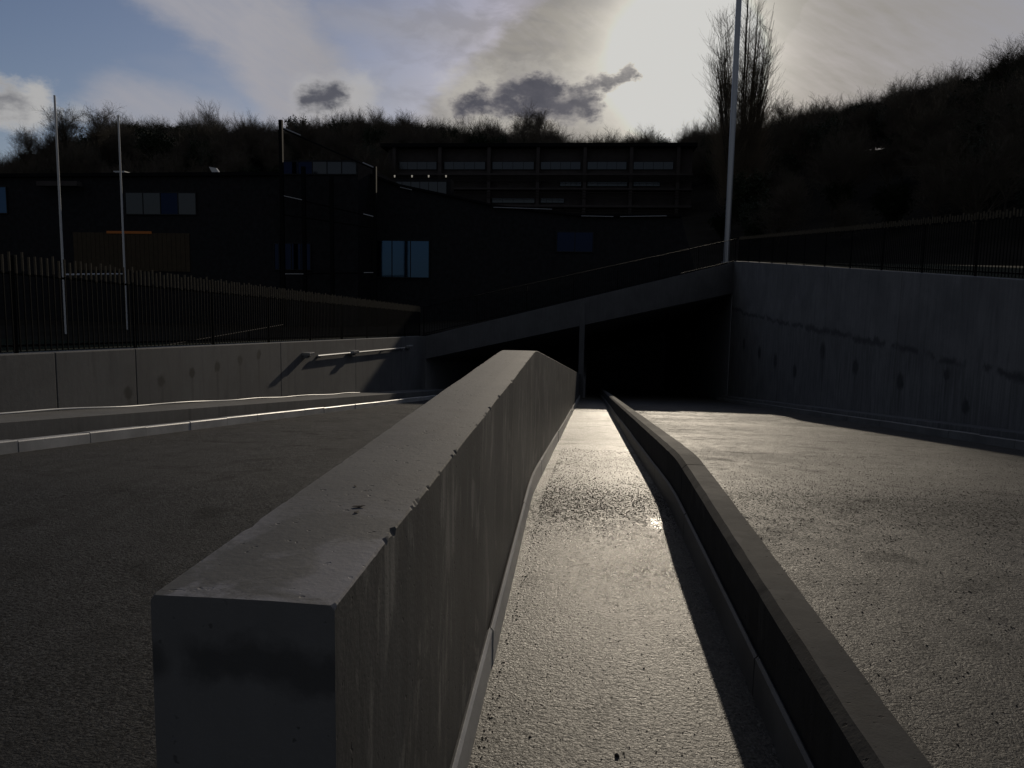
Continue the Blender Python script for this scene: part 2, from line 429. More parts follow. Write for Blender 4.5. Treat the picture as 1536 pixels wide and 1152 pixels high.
# ------------------------------------------------------------------ levels (0 = path by the camera)
SL = .107
def G(y):                                    # paved surface falls towards the tunnel
    t = y-5.7
    return -SL*(0.5*(t+math.sqrt(t*t+.12)))
def zl(y): return .675-.0413*(y-9.5)         # top of left retaining wall
def zr(y): return 1.905+.057*(y-13.4)        # top of right retaining wall
YL, YR = 33.0, 43.0                          # skewed tunnel mouth
def yp(x): return YL+(x-WL)/(WR-WL)*(YR-YL)
def ys(a, b, near=.08, grow=1.04):
    r = [a]; st = near
    while r[-1] < b:
        st = near if r[-1] < 8 else st*grow
        r.append(min(b, r[-1]+min(st, 2.5)))
    return r
def DX(y): return .018-.0175*(min(max(y, -2), 6.2)-1)
def strip(name, x0, x1, a, b, dz, m, label=None, dx=0):
    mb = MB(); Y_ = ys(a, b); nx = max(1, int((x1-x0)/1.5)); n = nx+1
    for y in Y_:
        for i in range(n): mb.v.append((x0+(x1-x0)*i/nx+dx*DX(y), y, G(y)+dz))
    for r in range(len(Y_)-1):
        for i in range(nx):
            q = r*n+i; mb.f.append((q, q+1, q+1+n, q+n))
    return tag(mb.build(name, m), kind='structure')

strip('ground', WL-.3, WR+.3, -30, 80, -.012, M['ground'])
strip('road', -5.9, -.64, -30, 80, 0, M['road_left'])
strip('path', -.365, .69, -30, 60, .0, M['path'], dx=1)
strip('road', .765, 6.85, -30, 80, 0, M['road_right'])

# ------------------------------------------------------------------ the central barrier
def rough_edge(y, seed, amp):
    a = noise.noise(Vector((y*9, seed, 0))); b = noise.noise(Vector((y*33, seed+5, 0))); c = noise.noise(Vector((y*2.3, seed+9, 0)))
    ch = max(0, a*1.2+b*.6-.25+c*.45)
    return .0035+amp*ch+abs(b)*.0015
def bt(y): return 1.093+.0035*noise.noise(Vector((y*1.3, 3, 0))) - SL*0.5*((y-6.4)+math.sqrt((y-6.4)**2+.03))
barrier = empty('concrete_barrier', (-.51, 1.12, 0), 'thick bare concrete barrier wall with chipped top edges running from the camera to the tunnel', 'wall')
BI = Matrix.Translation(-Vector(barrier.location))
yy = []; y = 1.04
while y < 37.4:
    yy.append(y); y += .011 if y < 4 else (.02 if y < 8 else .12)
top_r, left_r, right_r = [], [], []
for i, y in enumerate(yy):
    xl, xr = -.66+DX(y)+.002*noise.noise(Vector((y*2, 1, 1))), -.377+DX(y)+.003*noise.noise(Vector((y*2, 7, 1)))
    c1 = rough_edge(y, 2, .009); c2 = rough_edge(y, 8, .024)
    if i == 0: c1 += .004; c2 += .004
    z = bt(y); zb = G(y)-.1
    top_r.append([(xl, y, z-c1*1.2), (xl+c1, y, z), (xl+(xr-xl)*.33, y, z+.001), (xl+(xr-xl)*.66, y, z+.0015), (xr-c2*.8, y, z), (xr, y, z-c2*1.1)])
    left_r.append([(xl, y, zb), (xl, y, z-c1*1.2)]); right_r.append([(xr, y, z-c2*1.1), (xr, y, zb)])
def shell(rings, name, m, parent):
    mb = MB().sweep(rings, close=False); o = mb.build(name, m, parent); o.matrix_parent_inverse = BI; return o
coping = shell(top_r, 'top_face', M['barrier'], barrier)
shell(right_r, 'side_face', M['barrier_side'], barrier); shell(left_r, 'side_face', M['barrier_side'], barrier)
e0 = top_r[0]; mb = MB()
pts = [(e0[0][0], 1.04, -.1)]+[tuple(p) for p in e0]+[(e0[-1][0], 1.04, -.1)]
# the end face bows very slightly, with worn corners
mb.v = pts; mb.f = [tuple(range(len(pts)))]
o = mb.build('end_face', concrete('end face concrete', (.10, .098, .095), (.165, .162, .158), .1, .8, .6, None, 'end'), barrier); o.matrix_parent_inverse = BI

# column between the two openings, standing at the end of the barrier
yc = yp(-.33)
tag(MB().box(-.56, -.30, yc-.14, yc+.14, G(yc)-.1, 1.25).build('portal_column', M['lintel'], bev=.015), 'slim square concrete column at the tunnel mouth where the barrier ends', 'column')

# ------------------------------------------------------------------ kerbs
def kerb(x0, x1, h, a, b, length, label=None, jit=.004, seed=0, mat_=None, bend=1):
    """run of separate kerb stones; returns the parent"""
    root = empty('kerb', ((x0+x1)/2, a, 0), kind='structure')
    rnd = random.Random(seed); y = a
    while y < b:
        L = length; y1 = min(y+L-.012, b); dx0 = rnd.uniform(-jit, jit); dh = rnd.uniform(-jit, jit)
        n = 4 if y < 9 else 2; rings = []
        for k in range(n+1):
            q = y+(y1-y)*k/n; g = G(q); c = .012; dx = dx0+bend*DX(q)
            rings.append([(x0+dx, q, g-.08), (x0+dx, q, g+h+dh-c), (x0+dx+c, q, g+h+dh), (x1+dx-c, q, g+h+dh), (x1+dx, q, g+h+dh-c), (x1+dx, q, g-.08)])
        o = MB().sweep(rings).build('kerb_stone', mat_ or M['kerb'], root); o.matrix_parent_inverse = Matrix.Translation(-Vector(root.location)); fixn(o)
        y += L
    return root
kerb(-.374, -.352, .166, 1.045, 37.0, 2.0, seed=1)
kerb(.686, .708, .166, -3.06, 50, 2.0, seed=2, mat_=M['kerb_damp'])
kerb(-6.03, -5.9, .13, -4.2, 33, 1.15, seed=3, jit=.006, bend=0)
kerb(6.85, 6.98, .15, -4.3, 42, 1.15, seed=4, jit=.006, bend=0, mat_=M['kerb_damp'])

# low parapet between path and right road
par = empty('low_parapet', (.78, -3, 0), 'long low concrete wall with chamfered corner between the wet path and right road', 'wall')
PI_ = Matrix.Translation(-Vector(par.location))
seg = -3.0; k = 0
joints = [-3, 1.2, 5.3, 9.3, 13.3, 17.3, 21.3, 25.3, 29.3, 33.3, 37.3, 41.3, 45.3, 50]
for a, b in zip(joints[:-1], joints[1:]):
    rings = []; q = a+.006
    while True:
        g = G(q); c = .03+.004*noise.noise(Vector((q*5, 2, 2))); h = .412+.003*noise.noise(Vector((q*3, 2, 9)))
        c3 = rough_edge(q, 14, .008)
        e = DX(q); rings.append([(.712+e, q, g-.08), (.712+e, q, g+h-c), (.712+c+e, q, g+h), (.866-c3+e, q, g+h), (.866+e, q, g+h-c3), (.866+e, q, g-.08)])
        if q >= b-.006: break
        q = min(b-.006, q+(.04 if q < 8 else .5))
    o = MB().sweep(rings).build('parapet_block', M['parapet'], par); o.matrix_parent_inverse = PI_; fixn(o)

# ------------------------------------------------------------------ ledges
def ledge(name, x0, x1, h, a, b, m, label):
    rings = []
    for q in ys(a, b, .25, 1.08):
        g = G(q); rings.append([(x0, q, g-.08), (x0, q, g+h), (x1, q, g+h), (x1, q, g-.08)])
    return fixn(tag(MB().sweep(rings).build(name, m, bev=.008), label, 'ledge'))
ledge('concrete_ledge', -7.19, -6.2, .30, -8, 33.0, M['wall_left'], 'raised concrete walkway edge along the foot of the left retaining wall')
ledge('concrete_ledge', 7.12, 7.59, .24, -8, 42.8, M['wall_right'], 'raised concrete ledge along the foot of the stained right retaining wall')
strip('gutter', -6.2, -6.03, -8, 33, .05, M['road_left'])
strip('gutter', 6.98, 7.12, -8, 42, .05, M['road_left'])
# white cable lying on the left ledge
mb = MB(); prev = None
for i in range(150):
    y = 3+i*.135; x = -7.10+.03*math.sin(y*1.3)+.02*math.sin(y*3.1); z = G(y)+.318+.008*math.sin(y*2.1)
    if prev: mb.tube(prev, (x, y, z), .013, k=6, caps=False)
    prev = (x, y, z)
tag(mb.build('cable', M['pipe'], smooth=True), 'long white cable lying loosely along the ledge under the left retaining wall', 'cable')

# ------------------------------------------------------------------ retaining walls
def retaining(name, side, x, top, joints, m, label):
    root = empty(name, (x, joints[0], 0), label, 'wall'); inv = Matrix.Translation(-Vector(root.location))
    x1 = x+side*.35
    xa, xb = min(x, x1), max(x, x1)
    for a, b in zip(joints[:-1], joints[1:]):
        rings = []
        for q in (a+.009, (a+b)/2, b-.009):
            g = G(q)-.1
            rings.append([(xa, q, g), (xa, q, top(q)), (xb, q, top(q)), (xb, q, g)])
        o = fixn(MB().sweep(rings).build('wall_panel', m, root, bev=.01)); o.matrix_parent_inverse = inv
    rings = []
    for q in (joints[0], joints[-1]): 
        g = G(q)-.12
        rings.append([(xa+.05, q, g), (xa+.05, q, top(q)-.03), (xb-.05, q, top(q)-.03), (xb-.05, q, g)])
    o = fixn(MB().sweep(rings).build('joint_filler', M['tunnel'], root)); o.matrix_parent_inverse = inv
JL = [-8, -2.2, 3.9, 9.66, 11.5, 17.25, 23.0, 28.75, 33.0]
JR = [-8, -3, 2, 8, 14, 20, 26, 32, 38, 43.0]
retaining('retaining_wall', -1, WL, zl, JL, M['wall_left'], 'long sunlit concrete retaining wall on the left below the playing field')
retaining('retaining_wall', 1, WR, zr, JR, M['wall_right'], 'tall shaded concrete retaining wall with dark stains and drips on the right')

# ------------------------------------------------------------------ tunnel
t_top = (-.295, 3.53); t_bot = (-1.30, 1.86)
def lz(x, pr): return pr[0]+(x-WL)/(WR-WL)*(pr[1]-pr[0])
tun = empty('road_tunnel', (0, yp(0), G(yp(0))), 'dark road tunnel under a sloping concrete head beam', 'tunnel')
TI = Matrix.Translation(-Vector(tun.location))
def part(mb, name, m, root, inv=None, bev=0, fix=True, label=None):
    o = mb.build(name, m, root, bev=bev)
    o.matrix_parent_inverse = inv if inv is not None else Matrix.Translation(-Vector(root.location))
    if fix: fixn(o)
    if label: o['label'] = label
    return o
xa, xb = WL-.35, WR+.35
def skew(x0, x1, dy0, dy1, b0, b1):
    v = []
    for zf in (b0, b1):
        for dy in (dy0, dy1):
            for x in (x0, x1): v.append((x, yp(x)+dy, lz(x, zf)))
    return v
part(MB().hexa(skew(xa, xb, .0, .45, t_bot, t_top)), 'head_beam', M['lintel'], tun, TI, .012)
part(MB().hexa(skew(xa+.02, xb-.02, .46, .75, (t_bot[0]-.55, t_bot[1]-.45), t_bot)), 'inner_beam', M['lintel'], tun, TI) if False else None
mb = MB(); mb.quad((xa, yp(xa)+.4, lz(xa, t_bot)+.02), (xb, yp(xb)+.4, lz(xb, t_bot)+.02), (xb, 80, lz(xb, t_bot)-3.8), (xa, 80, lz(xa, t_bot)-4.9))
part(mb, 'ceiling', M['tunnel'], tun, TI, fix=False)
part(MB().box(xa-.1, WL, 33.2, 80, -10, -.9), 'side_wall', M['tunnel'], tun, TI)
part(MB().box(WR, xb+.1, 43.2, 80, -10, 2.2), 'side_wall', M['tunnel'], tun, TI)
part(MB().box(xa, xb, 79, 79.4, -10, 1), 'end_wall', M['tunnel'], tun, TI)
part(MB().box(-.47, -.2, 38.2, 79, -9.5, -2.6), 'dividing_wall', M['tunnel'], tun, TI)

# ------------------------------------------------------------------ terrain
ridge_px = [(-500, 262), (-100, 262), (0, 252), (30, 236), (60, 222), (100, 205), (190, 190), (370, 192), (560, 186), (680, 196), (750, 200), (900, 214), (1010, 212), (1060, 202), (1170, 190), (1230, 175), (1300, 157), (1400, 128), (1500, 97), (1536, 82), (1700, 20), (2200, -40)]
RID = []
for px, py in ridge_px:
    a, e = azel(px, py); RID.append((a, math.tan(R(e))))
def prof(a):
    if a <= RID[0][0]: return RID[0][1]
    for (a0, e0), (a1, e1) in zip(RID[:-1], RID[1:]):
        if a <= a1: return e0+(e1-e0)*(a-a0)/(a1-a0)
    return RID[-1][1]
def Rr(a):                                  # distance of the ridge
    t = min(1, max(0, (a-6)/22)); t = t*t*(3-2*t)
    return 250-95*t
TREE_H = 11.0
def smooth(t): t = min(1, max(0, t)); return t*t*(3-2*t)
def base_z(x, y):
    yl = min(max(y, -20), 40)
    if y < yp(max(WL, min(WR, x))) or x < WL or x > WR:
        pass
    zc_l = zl(min(max(y, -8), 33))+.0; zc_r = zr(min(max(y, -8), 43))
    if x < WL:
        d = WL-x; z = zc_l+(-.9-zc_l)*smooth((d-.5)/10)
        far = -.9
    elif x > WR:
        d = x-WR; z = zc_r-.004*min(d, 30)
    else:
        z = lz(x, t_top)
    return z
def terrain(x, y):
    r = math.hypot(x, y); a = math.degrees(math.atan2(x, y))
    z = base_z(x, y)
    if abs(a) < 75 and r > 60:
        RR = Rr(a); top = prof(a)*RR+1.545-TREE_H
        s = smooth((r-70)/(RR-70)) if r < RR else 1
        k = smooth((75-abs(a))/12)
        z = z+(top-z)*s*k
        if r > RR: z += (r-RR)*.02*k
        z += 1.2*noise.noise(Vector((x*.03, y*.03, 0)))*smooth((r-80)/60)
    return z
def grid(name, xs, yf, m, kind='structure'):
    mb = MB(); n = len(xs); rows = len(yf(xs[0]))
    cols = [yf(x) for x in xs]
    for j in range(rows):
        for i, x in enumerate(xs): mb.v.append((x, cols[i][j], terrain(x, cols[i][j])))
    for j in range(rows-1):
        for i in range(n-1):
            q = j*n+i; mb.f.append((q, q+1, q+1+n, q+n))
    return tag(mb.build(name, m, smooth=True), kind=kind)
off = [0, .3, 1, 2, 3.5, 5.5, 8, 11, 15, 20, 26, 33, 42, 55, 70, 90, 115, 145, 180, 220, 270, 330, 400, 500]
xl_ = [WL-.34-o for o in reversed(off)]; xr_ = [WR+.34+o for o in off]
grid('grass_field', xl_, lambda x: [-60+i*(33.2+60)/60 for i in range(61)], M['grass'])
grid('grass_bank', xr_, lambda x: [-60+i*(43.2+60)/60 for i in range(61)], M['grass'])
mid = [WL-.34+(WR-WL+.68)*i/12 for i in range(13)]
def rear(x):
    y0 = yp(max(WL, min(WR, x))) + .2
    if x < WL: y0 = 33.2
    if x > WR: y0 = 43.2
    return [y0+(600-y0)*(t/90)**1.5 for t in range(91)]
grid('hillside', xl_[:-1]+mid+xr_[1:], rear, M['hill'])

# ------------------------------------------------------------------ railings
def railing(name, pts, spacing, label, h=1.28, tip_h=.17, bars_as_parts=True):
    """pts: function t(metres)->Vector of the wall top; dark steel bars with a paler section at the top"""
    f, L, nrm = pts
    root = empty(name, f(0), label, 'railing'); inv = Matrix.Translation(-Vector(root.location))
    n = int(L/spacing); th = .0075
    mb = MB().box(-th, th, -th, th, 0.02, h-tip_h).box(-th*1.7, th*1.7, -th, th, h-tip_h, h) if tip_h else MB().box(-th, th, -th, th, .02, h)
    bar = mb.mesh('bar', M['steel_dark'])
    if tip_h:
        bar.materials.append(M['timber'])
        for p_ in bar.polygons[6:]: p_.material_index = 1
    for i in range(n+1):
        p = f(i*spacing); o = put('bar', bar, root, p-Vector(root.location)); o.scale = (1, 1, 1+.018*math.sin(i*2.7)+.01*math.sin(i*5.1))
    npost = max(2, int(L/2.5)); post = MB().box(-.02, .02, -.02, .02, -.05, h-.02).mesh('post', M['steel_dark'])
    for i in range(npost+1):
        p = f(L*i/npost)+nrm*.04; put('post', post, root, p-Vector(root.location))
    for nm, z0, z1, th_, off_ in (('bottom_rail', .08, .11, .02, .012), ('top_rail', h-tip_h-.03, h-tip_h, .02, .012)):
        for k in range(npost):
            a = f(L*k/npost+.01); b = f(L*(k+1)/npost-.01); o1, o2 = nrm*off_, nrm*(off_+th_)
            v = []
            for z in (z0, z1):
                for o_ in (o1, o2): v += [a+o_+Vector((0, 0, z)), b+o_+Vector((0, 0, z))]
            part(MB().hexa(v), nm, M['steel_dark'], root, inv)
def lineto(A, B):
    A, B = Vector(A), Vector(B); L = (B-A).length; d = (B-A)/L
    return (lambda t: A+d*t), L, Vector((d.y, -d.x, 0)).normalized()
f, L, nrm = lineto((WL-.2, 4.0, zl(4.0)), (WL-.2, 32.9, zl(32.9))); railing('railing', (f, L, -nrm), .115, 'dark steel bar railing with pale bar tips on the left retaining wall', tip_h=.24)
f, L, nrm = lineto((WR+.2, 9.0, zr(9.0)), (WR+.2, 43.0, zr(43.0))); railing('railing', (f, L, nrm), .125, 'dark steel bar railing with pale bar tips on the tall right retaining wall', tip_h=.14)
f, L, nrm = lineto((WL-.1, yp(WL)+.22, t_top[0]), (WR+.1, yp(WR)+.22, t_top[1])); railing('railing', (f, L, -nrm), .125, 'dark railing climbing the sloping beam above the tunnel mouth', tip_h=0)

# ------------------------------------------------------------------ posts, mast, lamps
gp = empty('rugby_goal', (0, 0, 0), 'tall white rugby goalposts with crossbar on the left playing field', 'goalposts')
b1, b2 = at(95, 412, 38), at(187, 411, 43.5)
gp.location = (b1.x, b1.y, terrain(b1.x, b1.y))
for (px, py, Yd, b_) in ((80, 143, 38, b1), (178, 173, 43.5, b2)):
    tp = at(px, py, Yd); tp.x = b_.x
    part(MB().tube((b_.x, Yd, terrain(b_.x, Yd)-.1), (b_.x, Yd, tp.z), .065, .05, 12), 'post', M['white_paint'], gp)
part(MB().tube(b1+Vector((0, .07, 0)), b2-Vector((0, .07, 0)), .05, .05, 10), 'crossbar', M['white_paint'], gp)
YM_ = 95.0
mt = at(1091, 357, YM_); mx_ = mt.x; zt = at(1107, -80, YM_).z
g0 = terrain(mx_, YM_)
mast = empty('light_mast', (mx_, YM_, g0), 'tall slim galvanised mast rising in front of the poplar, behind the right wall', 'mast')
part(MB().tube((mx_, YM_, g0-.1), (mx_, YM_, zt), .36, .31, 16), 'pole', M['galv'], mast)
part(MB().tube((mx_, YM_, g0-.05), (mx_, YM_, g0+.12), .6, .6, 16), 'base_plate', M['galv'], mast)
part(MB().box(mx_-2.2, mx_+2.2, YM_-.2, YM_+.2, zt-.15, zt+.15).box(mx_-2, mx_-1, YM_-.6, YM_-.2, zt+.15, zt+.8).box(mx_+1, mx_+2, YM_-.6, YM_-.2, zt+.15, zt+.8), 'floodlight_head', M['galv'], mast)

# fittings on the left retaining wall
def wallfit(px, py, ly, w_, label):
    y, z = wallpt(px, py, WL+.15)
    root = empty('wall_light', (WL, y, z), label, 'wall light')
    w_ *= .5
    part(MB().box(WL, WL+w_, y-ly/2, y+ly/2, z-.05, z+.02), 'housing', M['fascia'], root, bev=.006)
    part(MB().box(WL, WL+w_*.6, y-ly*.3, y+ly*.3, z-.12, z-.05), 'bracket', M['galv'], root)
wallfit(465, 530, .35, .42, 'pale box fitting jutting from the left retaining wall, nearest of three')
wallfit(534, 527, .5, .35, 'small pale fitting on the left retaining wall between two others')
wallfit(617, 519, .7, .3, 'small pale fitting on the left retaining wall, nearest the tunnel')
y0, z0 = wallpt(478, 534, WL+.1); y1, z1 = wallpt(608, 522, WL+.1)
root = empty('conduit', (WL, y0, z0), 'thin metal conduit running level along the left retaining wall between box fittings', 'pipe')
part(MB().tube((WL+.07, y0, z0), (WL+.07, y1, z1), .03, .03, 10), 'tube', M['galv'], root)
for t in (.02, .35, .68, .98):
    q = Vector((WL, y0, z0)).lerp(Vector((WL, y1, z1)), t)
    part(MB().box(WL-.01, WL+.07, q.y-.03, q.y+.03, q.z-.06, q.z+.01), 'clip', M['galv'], root)
# sloping handrail on the grass above the left wall
a_ = at(225, 522, 14); b_ = at(425, 487, 21)
root = empty('handrail', (a_.x, a_.y, a_.z-.8), 'thin sloping metal handrail on the dark grass behind the left railing', 'handrail')
part(MB().tube(a_, b_, .012, .012, 8), 'rail', M['louvre'], root)
for t in (.02, .33, .66, .98):
    q = a_.lerp(b_, t); part(MB().tube((q.x, q.y, terrain(q.x, q.y)-.1), q, .02, .02, 8), 'post', M['steel_dark'], root)

# ------------------------------------------------------------------ buildings
def window(root, px0, px1, py0, py1, Yf, panes, gm='glass', depth=.22, fr=.06):
    A = at(px0, py1, Yf); B = at(px1, py0, Yf)
    x0, x1, z0, z1 = A.x, B.x, min(A.z, B.z), max(A.z, B.z)
    y = Yf-.14; fm = MB()
    fm.box(x0-fr, x0, y, y+depth, z0-fr, z1+fr).box(x1, x1+fr, y, y+depth, z0-fr, z1+fr).box(x0, x1, y, y+depth, z1, z1+fr).box(x0, x1, y, y+depth, z0-fr, z0)
    wdt = (x1-x0)/panes
    for i in range(1, panes): fm.box(x0+wdt*i-fr/2, x0+wdt*i+fr/2, y+.02, y+.12, z0, z1)
    win = part(fm, 'window', M['frame'], root)
    for i in range(panes):
        tl = random.uniform(-.008, .008); tx = random.uniform(-.004, .004); xa_, xb_ = x0+wdt*i+fr/2, x0+wdt*(i+1)-fr/2
        g = MB().hexa([(xa_, y+.05-tx, z0), (xb_, y+.05+tx, z0), (xa_, y+.07-tx, z0), (xb_, y+.07+tx, z0), (xa_, y+.05-tx+tl, z1), (xb_, y+.05+tx+tl, z1), (xa_, y+.07-tx+tl, z1), (xb_, y+.07+tx+tl, z1)]).build('pane', M[gm] if isinstance(gm, str) else M[gm[i % len(gm)]], win)
        fixn(g)
    return win
YB = 56.0
def prism(pts, y0, y1):
    mb = MB(); n = len(pts)
    mb.v = [(x, y0, z) for x, z in pts]+[(x, y1, z) for x, z in pts]
    mb.f = [tuple(range(n)), tuple(reversed(range(n, 2*n)))]+[(i, (i+1) % n+0, (i+1) % n+n, i+n) for i in range(n)]
    return mb
def px_poly(pl, Yf): return [(at(px, py, Yf).x, at(px, py, Yf).z) for px, py in pl]
# main dark building: right wing with a descending roof
bw = empty('school_building', (at(760, 400, YB).x, YB, 1), 'long low dark clad building with descending roof and blue window above the tunnel', 'building')
roofl = [(556, 264), (600, 280), (700, 301), (745, 311), (870, 325), (1022, 326)]
wp = px_poly([(556, 520)]+roofl+[(1060, 470)], YB)
part(prism([(p[0], max(p[1], -2.2)) for p in wp], YB, YB+26), 'wall', M['cladding'], bw)
for i in range(len(roofl)-1):
    (xA, zA), (xB, zB) = px_poly(roofl[i:i+2], YB)
    part(prism([(xA, zA+.01), (xB, zB+.01), (xB, zB+.16), (xA, zA+.16)], YB-.25, YB+26.2), 'roof_edge', M['roof'], bw)
for (pa, pb) in (((845, 311), (700, 301)), ((740, 311), (828, 314)), ((872, 324), (920, 325)), ((930, 325), (1000, 324)), ((600, 281), (618, 285))):
    A, B = at(*pa, YB-.3), at(*pb, YB-.3)
    if pa == (845, 311): continue
    part(MB().tube(A, B, .03, .03, 6), 'roof_trim', M['fascia'], bw)
window(bw, 561, 644, 362, 415, YB, 3, 'glass')
window(bw, 835, 890, 349, 377, YB, 2, 'glass_dim')
# left wing
lw = empty('school_building', (at(200, 400, YB-3).x, YB-3, 0), 'dark flat roofed building wing behind the rugby goalposts with brown timber recess', 'building')
YW = YB-3
wp = px_poly([(-260, 520), (-260, 268), (130, 266), (420, 264), (420, 520)], YW)
part(prism([(p[0], max(p[1], -2.2)) for p in wp], YW, YW+24), 'wall', M['cladding'], lw)
(xA, zA), (xB, zB) = px_poly([(-260, 268), (420, 264)], YW)
part(prism([(xA-.3, zA+.01), (xB+.05, zB+.01), (xB+.05, zB+.25), (xA-.3, zA+.25)], YW-.3, YW+24.2), 'roof_edge', M['roof'], lw)
window(lw, 190, 294, 290, 321, YW, 4, ('glass_grey', 'glass_grey', 'glass_dim', 'glass_grey'))
window(lw, -70, 10, 281, 319, YW, 3, 'glass')
window(lw, 413, 419, 366, 404, YW, 1, 'glass_dim')
A, B = at(112, 405, YW-.06), at(284, 350, YW-.06)
nb = 26
for i in range(nb):
    xx = A.x+(B.x-A.x)*i/nb
    part(MB().box(xx, xx+(B.x-A.x)/nb-.02, YW-.06-random.uniform(0, .012), YW-.003, A.z, B.z), 'timber_board', M['cladding_warm'], lw)
A, B = at(160, 350, YW-.1), at(227, 347, YW-.1)
part(MB().box(A.x, B.x, YW-.12, YW-.065, A.z, B.z), 'strip_lamp', M['lamp_orange'], lw)
for (pa, pb, pc, pd) in (((62, 280), (122, 273), 0, 0),):
    A, B = at(pa[0], pa[1], YW-.4), at(pb[0], pb[1], YW-.4)
    part(MB().box(A.x, B.x, YW-.9, YW-.31, A.z, B.z), 'canopy', M['concrete_far'], lw)
# middle link between the wings with clerestory
ml = empty('school_building', (at(490, 400, YB-3.15).x, YB-3.15, 0), 'recessed dark middle block with high clerestory windows between the two wings', 'building')
YM = YB-3.15
wp = px_poly([(421, 520), (421, 240), (537, 240), (537, 520)], YM)
part(prism([(p[0], max(p[1], -2.2)) for p in wp], YM, YM+20), 'wall', M['cladding'], ml)
window(ml, 426, 535, 243, 261, YM, 5, ('glass_dim', 'glass_dim', 'glass_grey', 'glass_grey', 'glass_grey'))
window(ml, 424, 466, 366, 404, YM, 3, 'glass_dim')
# upper window strip seen over the roof
us = empty('roof_pavilion', (at(640, 290, 84).x, 84, 6), 'small glazed rooftop room with small lamps above the descending roof', 'building')
A = at(540, 320, 84); B = at(672, 268, 84)
part(MB().box(A.x, B.x+.3, 84, 86, A.z-2, B.z), 'wall', M['cladding'], us)
window(us, 590, 670, 273, 300, 84, 6, 'glass_grey')
for px in (540, 566, 592, 618, 643, 669):
    q = at(px, 266, 83.8); part(MB().tube(q, q+Vector((0, 0, .22)), .06, .09, 8), 'lamp', M['lamp_white'], us)
# steel stair tower with slanting rails in front of the middle block
st = empty('stair_tower', (at(490, 430, YB-4.4).x, YB-4.4, -1), 'dark open steel stair frame with thin sloping rails catching the light', 'stair')
YT = YB-4.4
def hp(px, py, dy=0): return at(px, py, YT+dy)
for px, pt in ((421, 180), (455, 250), (497, 262), (562, 250)):
    q = hp(px, pt); part(MB().box(q.x-.12, q.x+.12, YT-.12, YT+.12, -2.2, q.z), 'post', M['steel_dark'], st)
for (p0, p1) in (((425, 194), (562, 254)), ((425, 294), (562, 326)), ((425, 411), (562, 409)), ((425, 322), (562, 342))):
    A, B = hp(*p0), hp(*p1); part(MB().tube(A, B, .05, .05, 8), 'rail', M['steel_dark'], st)
for (p0, p1) in (((425, 192), (451, 203)), ((544, 244), (560, 251)), ((426, 294), (453, 300)), ((545, 321), (560, 325)), ((428, 411), (455, 411)), ((546, 409), (560, 409))):
    A, B = hp(*p0, -.16), hp(*p1, -.16); part(MB().tube(A, B, .035, .035, 8), 'handrail', M['fascia'], st)  # short pale pieces painted in as glints along the dark rails
# skylight and vents on the left roof
sl = empty('skylight', at(322, 262, YW+1), 'small white tilted rooflight on the left roof', 'skylight')
q = at(314, 264, YW+1); r_ = at(326, 252, YW+1)
mb = MB(); a4 = [at(322, 265, YW+1), at(333, 265, YW+1), at(324, 252, YW+1), at(313, 250, YW+1)]
mb.hexa([a4[0], a4[1], a4[0]+Vector((0, .2, 0)), a4[1]+Vector((0, .2, 0)), a4[3], a4[2], a4[3]+Vector((0, .2, 0)), a4[2]+Vector((0, .2, 0))])
part(mb, 'panel', M['white_paint'], sl)
part(MB().box(a4[0].x, a4[1].x, YW+.9, YW+1.5, a4[0].z-.3, a4[0].z), 'base', M['roof'], sl)
vt = empty('roof_vent', at(215, 266, YW+1), 'curved pale roof vent cowl above the grey window', 'vent')
q = at(222, 270, YW+.5)
part(MB().tube(q+Vector((0, 0, -.5)), q, .16, .16, 10), 'pipe', M['galv'], vt)
part(MB().tube(q, q+Vector((.35, 0, .35)), .17, .2, 10), 'cowl', M['galv'], vt)
q2 = at(182, 262, YW+.5); vt2 = empty('roof_vent', q2, 'small pale box vent on the left roof behind the right goalpost', 'vent')
part(MB().box(q2.x-.35, q2.x+.35, YW+.3, YW+.8, q2.z-.3, q2.z+.15), 'housing', M['galv'], vt2)
part(MB().box(q2.x-.42, q2.x+.42, YW+.22, YW+.88, q2.z+.15, q2.z+.22), 'cap', M['galv'], vt2)
cv = at(485, 250, YB+1.7); 
# upper building on the hillside
YU = 140.0
ub = empty('hillside_building', (at(800, 330, YU).x, YU, 8), 'wide three storey building with window bands and balconies under the wooded ridge', 'building')
A = at(582, 345, YU+1); B = at(1040, 219, YU+1)
xU0, xU1 = A.x, B.x
part(MB().box(xU0, xU1, YU+1.2, YU+14, 6, B.z-.4), 'wall', M['concrete_far'], ub)
part(MB().box(xU0-1, xU1+.5, YU-.8, YU+14.5, B.z-.35, B.z+.25), 'roof', M['roof'], ub)
for py in (262, 284, 309, 335):
    z = at(800, py, YU).z; part(MB().box(xU0, xU1, YU-.6, YU+1.2, z-.16, z+.16), 'floor_slab', M['concrete_far'], ub)
for px in (592, 660, 733, 806, 876, 945, 1015):
    x = at(px, 300, YU).x; part(MB().box(x-.3, x+.3, YU-.45, YU+1.1, 6, B.z-.36), 'column', M['concrete_far'], ub)
cols = [592, 660, 733, 806, 876, 945, 1015]
for (p0, p1) in zip(cols[:-1], cols[1:]):
    window(ub, p0+5, p1-5, 243, 254, YU+1.1, 4, 'glass_grey', .25, .07)
for (p0, p1, q0, q1) in ((738, 802, 298, 304), (811, 846, 298, 304), (840, 872, 273, 279), (881, 941, 273, 279), (950, 990, 273, 279)):
    window(ub, p0, p1, q0, q1, YU+1.1, 4, 'glass_grey', .25, .05)
